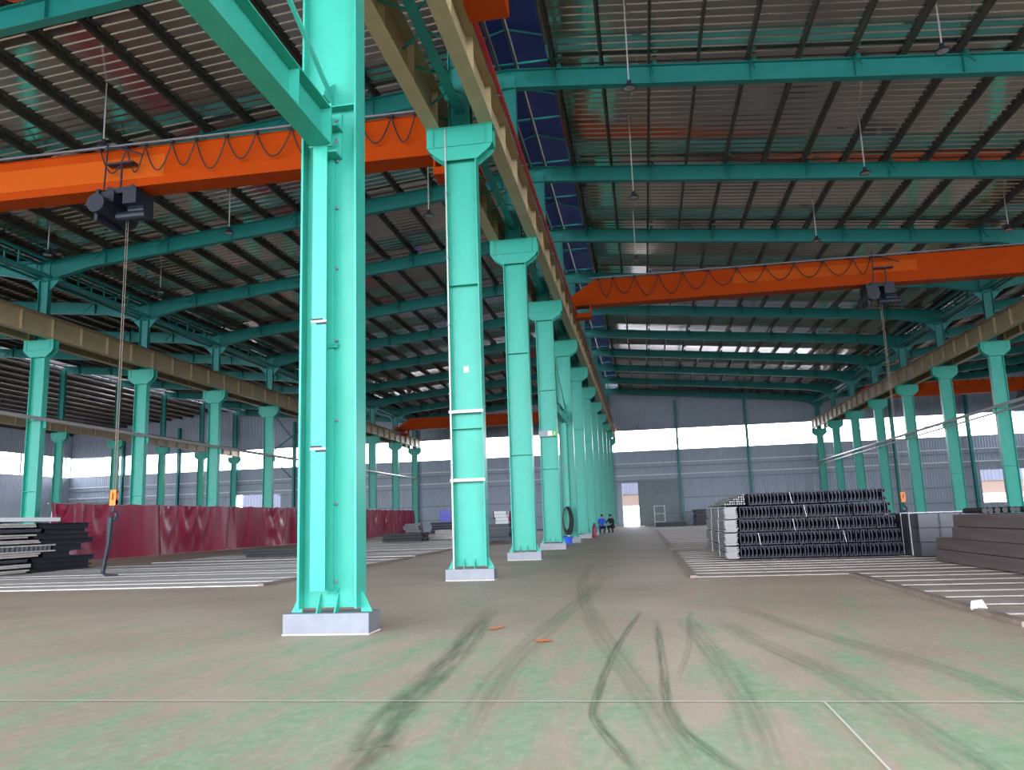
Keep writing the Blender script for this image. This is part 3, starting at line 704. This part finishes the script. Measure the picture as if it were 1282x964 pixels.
# ------------------------------------------------------------------ storage skids on the floor
def skid(x0, x1, y0, y1, edge_x, step, label, bw=.50, hh=.024, mt='bar_dull'):
    o = thing('storage_skid', label, 'steel skid', (0, 0, 0), 'flat steel storage skids on the floor')
    for ex in edge_x:
        mb = MB(); mb.box(ex-.06, y0, 0, ex+.06, y1, .045); obj('edge_rail', mb.mesh('skid_rail', 'rust'), o)
    mb = MB(); mb.box(0, -bw/2, .008, x1-x0, bw/2, hh); bar = mb.mesh('crossbar', mt)
    n = max(2, int((y1-y0)/step))
    for i in range(n+1):
        y = y0+bw/2+(y1-y0-bw)*i/n
        obj('crossbar', bar, o, (x0, y, random.uniform(-.006, .006)), (0, 0, random.uniform(-.006, .006)))
    return o
skid(4.17, 16, 6.5, 16.6, (4.12,), .78, 'pale slatted steel skid under the tall stack of dark channels')
skid(6.78, 18, .0, 6.3, (6.72,), .86, 'pale slatted steel skid at the right edge, nearest to the viewer')
skid(4.15, 18, 18.0, 52, (4.1,), 1.5, 'long slatted skid beside the aisle beyond the stack of channels', .9)
skid(-14.7, -4.2, 6.85, 17.2, (-4.15,), .95, 'pale slatted skid on the left behind the nearest column', .86, .03, 'bar')
skid(-14, -4.45, 18.3, 24.0, (-4.4,), .95, 'slatted skid on the left, second row back', .84, .03, 'bar')
skid(-13, -4.4, 25.2, 44, (-4.35,), 1.3, 'slatted skid on the left, furthest back beside the central row', 1.1, .03, 'bar')

# ------------------------------------------------------------------ stack of channels
def channel_mesh(L, w=.079, h=.266, lip=.075, t=.024):
    """C-channel standing on edge, web vertical, running along +y"""
    mb = MB()
    mb.prism([(0, 0), (w, 0), (w, lip), (w-t, lip), (w-t, t), (t, t), (t, h-t), (w-t, h-t), (w-t, h-lip), (w, h-lip), (w, h), (0, h)], 0, L, 'y')
    return fixn(mb.mesh('steel_channel', 'chan'))
def flat_channel(L, w=.30, h=.045, t=.006):
    mb = MB(); mb.prism([(.03, 0), (w-.03, 0), (w-.03, .022), (w, .022), (w, h), (0, h), (0, .022), (.03, .022)], 0, L, 'y'); return fixn(mb.mesh('flat_channel', 'chan_lit'))
m_ch = channel_mesh(5.4); m_fc = flat_channel(5.5)
lay_h = .275; z = .068
pos = ['leftmost', 'second from left', 'third from left', 'fourth from left', 'fifth from left']
lname = ['bottom layer', 'second layer', 'third layer', 'fourth layer', 'top layer']
for li in range(5):
    x0 = 5.08+[0, .0, .02, .04, .62][li]; x1 = 8.92-[0, .02, .09, .16, .26][li]
    zz = z+li*(lay_h+.022); nb = 5 if li < 4 else 4
    if li < 4:
        xx = x0
        for b_i in range(1):
            o = thing('flat_channel_bundle', 'bundle of lit-toned flat channels at the left end of the stack, %s' % lname[li], 'steel bundle', (xx, 10.93+random.uniform(-.05, .05), zz), 'bundles in the dark channel stack')
            for r in range(6):
                obj('flat_channel', m_fc, o, (random.uniform(0, .03), random.uniform(0, .06), r*.0445))
            for yy in (1.3, 3.4):
                mb = MB(); mb.box(-.012, yy-.035, -.0, 0, yy+.035, .266); mb.box(-.012, yy-.035, .266, .33, yy+.035, .274); obj('strap', mb.mesh('bundle_strap', 'strap'), o)
        x0 += .36; nb = 4
    wv = (x1-x0)/nb
    for b_i in range(nb):
        bx = x0+b_i*wv; n = round((wv-.006)/.083); st = (wv-.006)/n
        o = thing('channel_bundle', 'bundle of dark nested steel channels, %s in the %s of the stack' % (pos[b_i], lname[li]), 'steel bundle', (bx, 10.95+random.uniform(-.04, .06), zz), 'bundles in the dark channel stack')
        for i in range(n):
            c = obj('steel_channel', m_ch, o, (i*st, random.uniform(-.07, .05), random.uniform(0, .004)))
        if random.random() < .28:
            xs = random.uniform(.1, wv-.2); mb = MB(); mb.obox((xs, -.085, .13), (.006, 0, 0), (0, .004, 0), (-.02, 0, .13)); obj('strap', mb.mesh('bundle_strap', 'strap'), o)
    if li < 4:
        dn = thing('dunnage', 'row of thin timber battens lying under the %s of the channel stack' % lname[li], 'batten', (5.1, 11.4, zz-.022), 'battens in the channel stack')
        for j in range(4):
            mb = MB(); mb.box(0, j*1.4, 0, 3.7, j*1.4+.08, .02); obj('batten', mb.mesh('batten', 'rust'), dn)
# slanting bundle of lit-toned tubes at the upper left corner of the stack
o = thing('tube_bundle', 'slanting bundle of lit-toned tubes on the upper left of the channel stack', 'steel bundle', (5.16, 11.0, 1.262), None)
mb = MB(); mb.tube([(0, 0, 0), (.0, 5.2, 0)], .022, 6); m_tb = mb.mesh('steel_tube', 'chan_lit')
for i in range(9):
    for j in range(min(5, 1+i//2)): obj('steel_tube', m_tb, o, (.03+i*.052, random.uniform(0, .1), .03+j*.052))

# ------------------------------------------------------------------ box-steel stacks at the right edge
def box_bar(name, w, h, L, mt, t=.012):
    mb = MB()
    for a in ((0, 0, w, t), (0, h-t, w, h), (0, t, t, h-t), (w-t, t, w, h-t)): mb.box(a[0], 0, a[1], a[2], L, a[3])
    for a in (.02, L-.03): mb.box(t, a, t, w-t, a+.01, h-t)
    return mb.mesh(name, mt)
mbb = box_bar('box_beam', .30, .212, 12.0, 'brownst')
for li in range(4):
    y0 = (-2.9 if li < 2 else -3.9); rows = ['bottom', 'second', 'third', 'top'][li]
    for i in range(6):
        dx = [0, .03, .0, .06][li]
        thing('box_beam', 'long brown steel box beam by the right edge, %s in its %s row' % (['leftmost']+[a+' from the left' for a in ORD[1:6]][0:5][0:5] if False else (['leftmost']+[a+' from left' for a in ORD[1:6]])[i], rows), 'steel beam', (8.95+dx+i*.312, y0+random.uniform(-.06, .06), 0.048+li*.222), 'brown box beams by the right edge', 0, mbb)
mg = box_bar('grey_beam', .42, .29, 5.5, 'greyst')
for li in range(3):
    for i in range(4):
        thing('wrapped_beam', 'grey steel beam beside the dark channel stack, %s from left, %s row' % (ORD[i], ['bottom', 'middle', 'top'][li]), 'steel beam', (9.12+i*.44, 10.45+random.uniform(-.04, .04), 0.048+li*.30), 'grey beams right of the channel stack', 0, mg)
for y, lab in ((10.9, 'nearer'), (11.5, 'farther')):
    o = thing('packing_strap', 'white packing strap round the grey beams, the %s one' % lab, 'strap', (9.1, y, .045), 'white straps round the grey beams')
    mb = MB(); mb.box(-.012, 0, 0, 0, .06, .91); mb.box(-.012, 0, .91, 1.78, .06, .922); o2 = obj('band', mb.mesh('packing_band', 'strap'), o)
# dark short pieces on top of the brown beams
for i in range(7):
    mb = MB(); mb.tube([(0, 0, 0), (0, .9, 0)], .05, 8); thing('short_tube', 'short dark tube lying on the brown box beams, %s of its row' % ORD[i], 'steel tube', (9.3+i*.115, 7.4+random.uniform(-.05, .05), .99), 'short tubes on the brown beams', 0, mb.mesh('short_tube', 'black'))
pp = thing('paper_scrap', 'crumpled white paper scrap beside the edge of the right skid', 'litter', (6.72, 1.10, 0))
mb = MB(); vs = []
mb.tube([(-.06, 0, .03), (-.03, .02, .075), (.02, -.01, .09), (.07, .01, .03)], [.03, .05, .045, .02], 6); obj('scrap', mb.mesh('paper_scrap', 'paper'), pp)

# ------------------------------------------------------------------ crimson tarpaulin fence on the left
def tarp_mesh(L, seed, h=2.40):
    rnd = random.Random(seed); nx, nz = 70, 16; v = []; f = []
    folds = [(rnd.uniform(0, L), rnd.uniform(.10, .35), rnd.uniform(-.16, .16), rnd.uniform(-.25, .25)) for _ in range(5)]
    sags = [(rnd.uniform(.5, L-.5), rnd.uniform(.8, 1.6), rnd.uniform(.12, .24)) for _ in range(3)]
    for i in range(nx+1):
        y = L*i/nx
        for j in range(nz+1):
            t = j/nz; x = .04*math.sin(y*2.1+seed)+.015*math.sin(y*7.3+seed*2)
            x += .18*(1-t)**1.5*math.sin(y*.9+seed)
            for c, wd, am, sl_ in folds:
                d = (y-c-sl_*3*(1-t))/wd; x += am*math.exp(-d*d)*(.35+.65*(1-t))
            for c, rr, am in sags:
                q = math.hypot((y-c)/.75, (1-t)*h*.55); x += am*.55*math.cos(q*8)*math.exp(-q*1.1)*min(1, (1-t)*4)
            v.append((x, y, .03+t*(h-.03)-(.07*abs(math.sin(y*PI/1.75)) if j == nz else 0)))
    for i in range(nx):
        for j in range(nz): a = i*(nz+1)+j; f.append((a, a+nz+1, a+nz+2, a+1))
    me = bpy.data.meshes.new('tarp'); me.from_pydata(v, [], f); me.materials.append(M['tarp'])
    me.polygons.foreach_set('use_smooth', [True]*len(f)); return me
y = 20.2
tw = ['leftmost, beside the pile of plates', 'second from left, behind the crane hook', 'third from left', 'fourth from left, just left of the nearest column', 'fifth from left, hidden mostly by the nearest column', 'sixth from left, right of the nearest column', 'last and furthest back']
for i in range(7):
    o = thing('tarpaulin', 'crimson tarpaulin sheet hanging as a fence, %s' % tw[i], 'tarpaulin', (-19.7, y, 0), 'crimson tarpaulin fence')
    obj('sheet', tarp_mesh(7.30, i+1), o)
    mb = MB(); mb.tube([(-.1, 0, 2.36), (-.1, 7.2, 2.36)], .02, 6); obj('top_rail', mb.mesh('tarp_rail', 'pipe'), o)
    for yy in (.3, 3.6, 6.9):
        mb = MB(); mb.tube([(-.42, yy, 0), (-.1, yy, 2.36)], .025, 6); obj('prop', mb.mesh('tarp_prop', 'pipe'), o)
    y += 7.25

# ------------------------------------------------------------------ pile of plates and sections at the left edge
rnd = random.Random(3)
zl = .0; X0 = -2.2
kinds = ['pale', 'pale', 'panel', 'pale', 'rib', 'pale', 'pale', 'panel', 'pale', 'white']
hs = [.15, .16, .14, .18, .22, .16, .17, .15, .17, .20]
for li, (kind, h) in enumerate(zip(kinds, hs)):
    rowname = 'bottom row' if li == 0 else 'top row' if li == 9 else '%s row up' % ORD[li]
    b = 13.4+rnd.uniform(0, .9) if kind != 'rib' else 14.6
    if kind == 'white': b = 15.0
    wds = {'pale': 'pale flat steel plates', 'panel': 'grey long panels', 'rib': 'brown ribbed panel', 'white': 'long white panel'}[kind]
    nm = {'pale': 'plate_bundle', 'panel': 'panel_bundle', 'rib': 'ribbed_panel', 'white': 'long_panel'}[kind]
    o = thing(nm, '%s in the pile at the left edge, %s' % (wds, rowname), 'steel stock', (-15, 9.8, zl), 'steel pile at the left edge')
    if kind == 'rib':
        mb = MB(); mb.box(X0, 0, 0, .12, b-9.8, .04); mb.box(X0, 0, h-.045, .12, b-9.8, h-.004); obj('skins', mb.mesh('panel_skins', 'bar'), o)
        rm = MB(); rm.box(0, 0, .04, .08, .07, h-.045); rmm = rm.mesh('panel_rib', 'galv')
        for i in range(25): obj('rib', rmm, o, (.02, .1+i*.185, 0))
        mb = MB(); mb.box(X0+.3, .05, .04, -.1, b-9.9, h-.045); obj('core', mb.mesh('panel_core', 'black'), o)
    else:
        mt = {'pale': 'bar', 'panel': 'greyst', 'white': 'white'}[kind]
        for i in range(3):
            ln = b-9.8-rnd.uniform(0, .5)*(i < 2); xa = X0+i*.76; jx = rnd.uniform(-.05, .14) if i == 2 else 0
            n_ = 1 if kind == 'white' else 2
            for q in range(n_):
                hh = (h-.05)/n_; mb = MB(); mb.box(xa, rnd.uniform(-.1, .1), .045+q*hh, xa+.73+jx*(q+.5), ln-rnd.uniform(0, .25), .045+q*hh+hh*.82); obj('plate', mb.mesh('plate', mt), o)
        for yy in (.5, 1.6, 2.7):
            mb = MB(); mb.box(X0+.05, yy, 0, -.05, yy+.12, .044); obj('spacer', mb.mesh('plate_spacer', 'black'), o)
    if li < 9:
        y0 = b+.15 if kind != 'rib' else 14.7
        dk = thing('beam_bundle', 'dark short steel beams behind the pale plates at the left edge, %s' % rowname, 'steel stock', (-15, y0, zl), 'dark beams in the steel pile at the left edge')
        y1 = (16.5+rnd.uniform(-.5, .3)) - (.5 if li in (3, 4) else 0)
        mtd = 'chan' if li % 3 else 'black'
        for i in range(7):
            ln = y1-y0-rnd.uniform(0, .35); mb = MB(); xx = X0+.17+i*.32
            mb.hbeam((xx, rnd.uniform(-.03, .1), h/2), (xx, ln, h/2), (0, 0, 1), h-.004, .27, .022, .03); obj('beam', mb.mesh('small_beam', mtd), dk)
    zl += h

# ------------------------------------------------------------------ goods further back on the left
def bar_pack(name, label, x, y, z, nx, nz, w, h, L, mt, along='x', group=None):
    o = thing(name, label, 'steel bundle', (x, y, z), group)
    mb = MB()
    if along == 'x': mb.box(0, 0, 0, L, w*.93, h*.9)
    else: mb.box(0, 0, 0, w*.93, L, h*.9)
    me = mb.mesh(name, mt)
    for i in range(nx):
        for j in range(nz):
            r = random.uniform(-.1, .1)
            obj('bar', me, o, (r, i*w, j*h) if along == 'x' else (i*w, r, j*h))
    return o
bar_pack('black_bar_pack', 'low black pack of bars in front of the tarpaulin left of the nearest column', -11.6, 20.4, .05, 4, 3, .22, .10, 4.2, 'black')
bar_pack('dark_beam_pack', 'dark low beam pack right of the nearest column before the tarpaulin', -12.0, 37.9, .05, 4, 3, .3, .17, 2.4, 'black')
bar_pack('grey_sheet_pack', 'grey pack of sheets on the dark beams right of the nearest column', -10.75, 38.0, .57, 3, 4, .3, .13, .95, 'greyst')
bar_pack('pale_plank_pack', 'pale planks lying flat left of the second central column', -9.9, 40.5, .05, 4, 3, .6, .11, 2.2, 'bar')
bar_pack('pale_beam_pack', 'pale beams lying behind the pale planks', -11.6, 48.5, .0, 3, 4, .5, .14, 4.0, 'bar')
bar_pack('dark_crate_pack', 'dark stack of bars below the violet board', -14.5, 58, .0, 4, 5, .4, .22, 2.4, 'dark')
o = thing('violet_board', 'small violet-blue board standing on the dark stack far back', 'board', (-13.3, 58.2, 1.10))
mb = MB(); mb.box(-.45, 0, 0, .45, .05, 1.0); obj('panel', mb.mesh('violet_panel', 'violet'), o)
mb = MB()
for a in (-.45, .43): mb.box(a, -.02, 0, a+.02, .0, 1.0)
mb.box(-.45, -.02, .49, .45, 0, .51); obj('frame', mb.mesh('violet_frame', 'bluecloth'), o)
bar_pack('white_profile_stack', 'tall stack of white profiles seen between second and third columns', -6.95, 46.9, .85, 3, 4, .3, .22, .85, 'white')
bar_pack('low_white_profile_stack', 'wide low stack of white profiles between second and third columns', -8.2, 46.6, .0, 3, 4, .32, .185, 3.2, 'bar')
bar_pack('dark_profile_stack', 'dark stack behind the white profiles between second and third columns', -8.0, 52.2, .0, 3, 6, .4, .3, 1.3, 'dark')
o = thing('magenta_bag', 'magenta wrapped sack on the white profiles beside the third column', 'sack', (-5.65, 47.4, .85))
mb = MB(); mb.lathe([(0, 0), (.3, .02), (.36, .3), (.33, .7), (.2, .98), (.06, 1.02), (0, 1.0)], 12); obj('body', mb.mesh('magenta_sack', 'magenta', True), o)
bar_pack('dark_side_pack', 'dark pack of bars between third and fourth columns', -5.2, 33, .05, 3, 4, .3, .22, 1.6, 'dark')

# hose coil hung on the fifth column
o = thing('hose_coil', 'dark coiled hose hanging on the fifth central column', 'hose', (-.12, 27.72, .9))
for i in range(5):
    pts = []
    for k in range(25):
        t = 2*PI*k/24; pts.append(((.15+.02*i)*math.sin(t)+.02*i, -.03*i, .15-.02*i+(.5+.03*i)*math.cos(t)))
    mb = MB(); mb.tube(pts, .028, 6, False); obj('loop', mb.mesh('hose_loop', 'black'), o)
mb = MB(); mb.tube([(0, .36, .62), (0, -.2, .62)], .02, 6); obj('peg', mb.mesh('hose_peg', 'galv'), o)
o = thing('blue_canister', 'blue drum on the floor under the coiled hose', 'drum', (-.05, 26.6, 0))
mb = MB(); mb.lathe([(0, 0), (.24, 0), (.25, .05), (.24, .12), (.25, .2), (.24, .3), (.1, .33), (0, .33)], 16); obj('body', mb.mesh('drum_body', 'bluecloth'), o)
mb = MB(); mb.lathe([(.05, .33), (.05, .37), (0, .37)], 10, (.1, 0, 0)); obj('cap', mb.mesh('drum_cap', 'white'), o)
o = thing('red_extinguisher', 'dark red fire extinguisher standing beside the sixth central column', 'extinguisher', (.55, 36.1, 0))
mb = MB(); mb.lathe([(0, 0), (.1, 0), (.11, .05), (.11, .55), (.06, .66), (.03, .72), (0, .72)], 12); obj('body', mb.mesh('extinguisher_body', 'tarp', True), o)
mb = MB(); mb.box(-.05, -.02, .72, .09, .02, .76); mb.tube([(.05, 0, .73), (.14, 0, .5), (.13, 0, .2)], .015, 6); obj('valve', mb.mesh('extinguisher_valve', 'black'), o)

# two workers crouching by the far central columns
def figure(name, label, loc, rz, top, legs):
    o = thing(name, label, 'person', loc, 'workers by the far central columns', rz)
    me = bpy.data.meshes.new('body')
    J = {'pel': (0, 0, .42, .15), 'wa': (0, -.08, .58, .14), 'ch': (0, -.18, .80, .16), 'nk': (0, -.24, .98, .065), 'hd': (0, -.28, 1.06, .085), 'ht': (0, -.29, 1.18, .085),
         'sl': (-.19, -.20, .90, .07), 'el': (-.26, -.36, .68, .05), 'hl': (-.16, -.54, .60, .04), 'sr': (.19, -.20, .90, .07), 'er': (.26, -.36, .68, .05), 'hr': (.14, -.54, .58, .04),
         'pl': (-.10, -.02, .38, .10), 'kl': (-.17, -.42, .46, .075), 'al': (-.14, -.20, .08, .05), 'tl': (-.15, -.40, .04, .04), 'pr': (.10, -.02, .38, .10), 'kr': (.17, -.42, .46, .075), 'ar': (.14, -.20, .08, .05), 'tr': (.15, -.40, .04, .04)}
    E = [('pel','wa'),('wa','ch'),('ch','nk'),('nk','hd'),('hd','ht'),('ch','sl'),('sl','el'),('el','hl'),('ch','sr'),('sr','er'),('er','hr'),('pel','pl'),('pl','kl'),('kl','al'),('al','tl'),('pel','pr'),('pr','kr'),('kr','ar'),('ar','tr')]
    ks = list(J); me.from_pydata([J[k][:3] for k in ks], [(ks.index(a), ks.index(b)) for a, b in E], [])
    me.materials.append(M[top]); me.materials.append(M[legs]); me.materials.append(M['skin'])
    ob = obj('body', me, o); ob.modifiers.new('skin', 'SKIN')
    for i, k in enumerate(ks): me.skin_vertices[0].data[i].radius = (J[k][3],)*2
    me.skin_vertices[0].data[0].use_root = True
    ob.modifiers.new('sub', 'SUBSURF').levels = 1; ob.modifiers['sub'].render_levels = 1
    dg = bpy.context.evaluated_depsgraph_get(); m2 = bpy.data.meshes.new_from_object(ob.evaluated_get(dg)); ob.modifiers.clear(); ob.data = m2
    m2.materials.clear()
    for q in (top, legs, 'skin'): m2.materials.append(M[q])
    for p in m2.polygons:
        c = p.center; p.use_smooth = True
        p.material_index = 2 if (c.z > 1.0 or c.y < -.47) and c.z > .5 else 0 if c.z > .5 and c.y > -.40 else 1
    mb = MB(); mb.lathe([(.0, .1), (.06, .09), (.095, .03), (.10, -.03), (.085, -.06)], 12, (0, -.27, 1.17)); obj('hair', mb.mesh('hair', 'black', True), o)
    for s in (-1, 1):
        for q in range(4):
            mb = MB(); mb.tube([(s*.15+(q-1.5)*.02, -.55, .58), (s*.145+(q-1.5)*.021, -.60, .56), (s*.14+(q-1.5)*.021, -.625, .53)], [.010, .009, .007], 5); obj('finger', mb.mesh('finger', 'skin'), o)
        mb = MB(); mb.tube([(s*.12, -.53, .58), (s*.09, -.56, .56), (s*.085, -.585, .55)], [.012, .010, .008], 5); obj('thumb', mb.mesh('thumb', 'skin'), o)
figure('person', 'crouching person in a blue shirt by the far central columns', (.40, 46.0, 0), .3, 'bluecloth', 'dark')
figure('person', 'crouching person in dark clothes just right of the blue-shirted one', (1.12, 47.0, 0), -.5, 'black', 'black')

# white frame and low pile by the far doorway
o = thing('tower_frame', 'white portable scaffold frame standing by the far door leaf', 'scaffold', (4.75, 73.5, 0))
for x in (-.5, .5):
    for yy in (-.4, .4):
        mb = MB(); mb.tube([(x, yy, 0), (x, yy, 2.0)], .045, 6); obj('upright', mb.mesh('scaffold_upright', 'white'), o)
for z_ in (.4, 1.2, 1.95):
    for yy in (-.4, .4):
        mb = MB(); mb.tube([(-.5, yy, z_), (.5, yy, z_)], .035, 6); obj('rung', mb.mesh('scaffold_rung', 'white'), o)
bar_pack('low_dark_pile', 'low dark pile of bars at the far end of the long skid', 4.3, 66, .0, 5, 3, .4, .14, 2.6, 'dark')
bar_pack('far_dark_rack', 'dark mound of material against the far wall behind the stacks', 8.0, 70, .0, 5, 6, .5, .25, 9.0, 'dark')
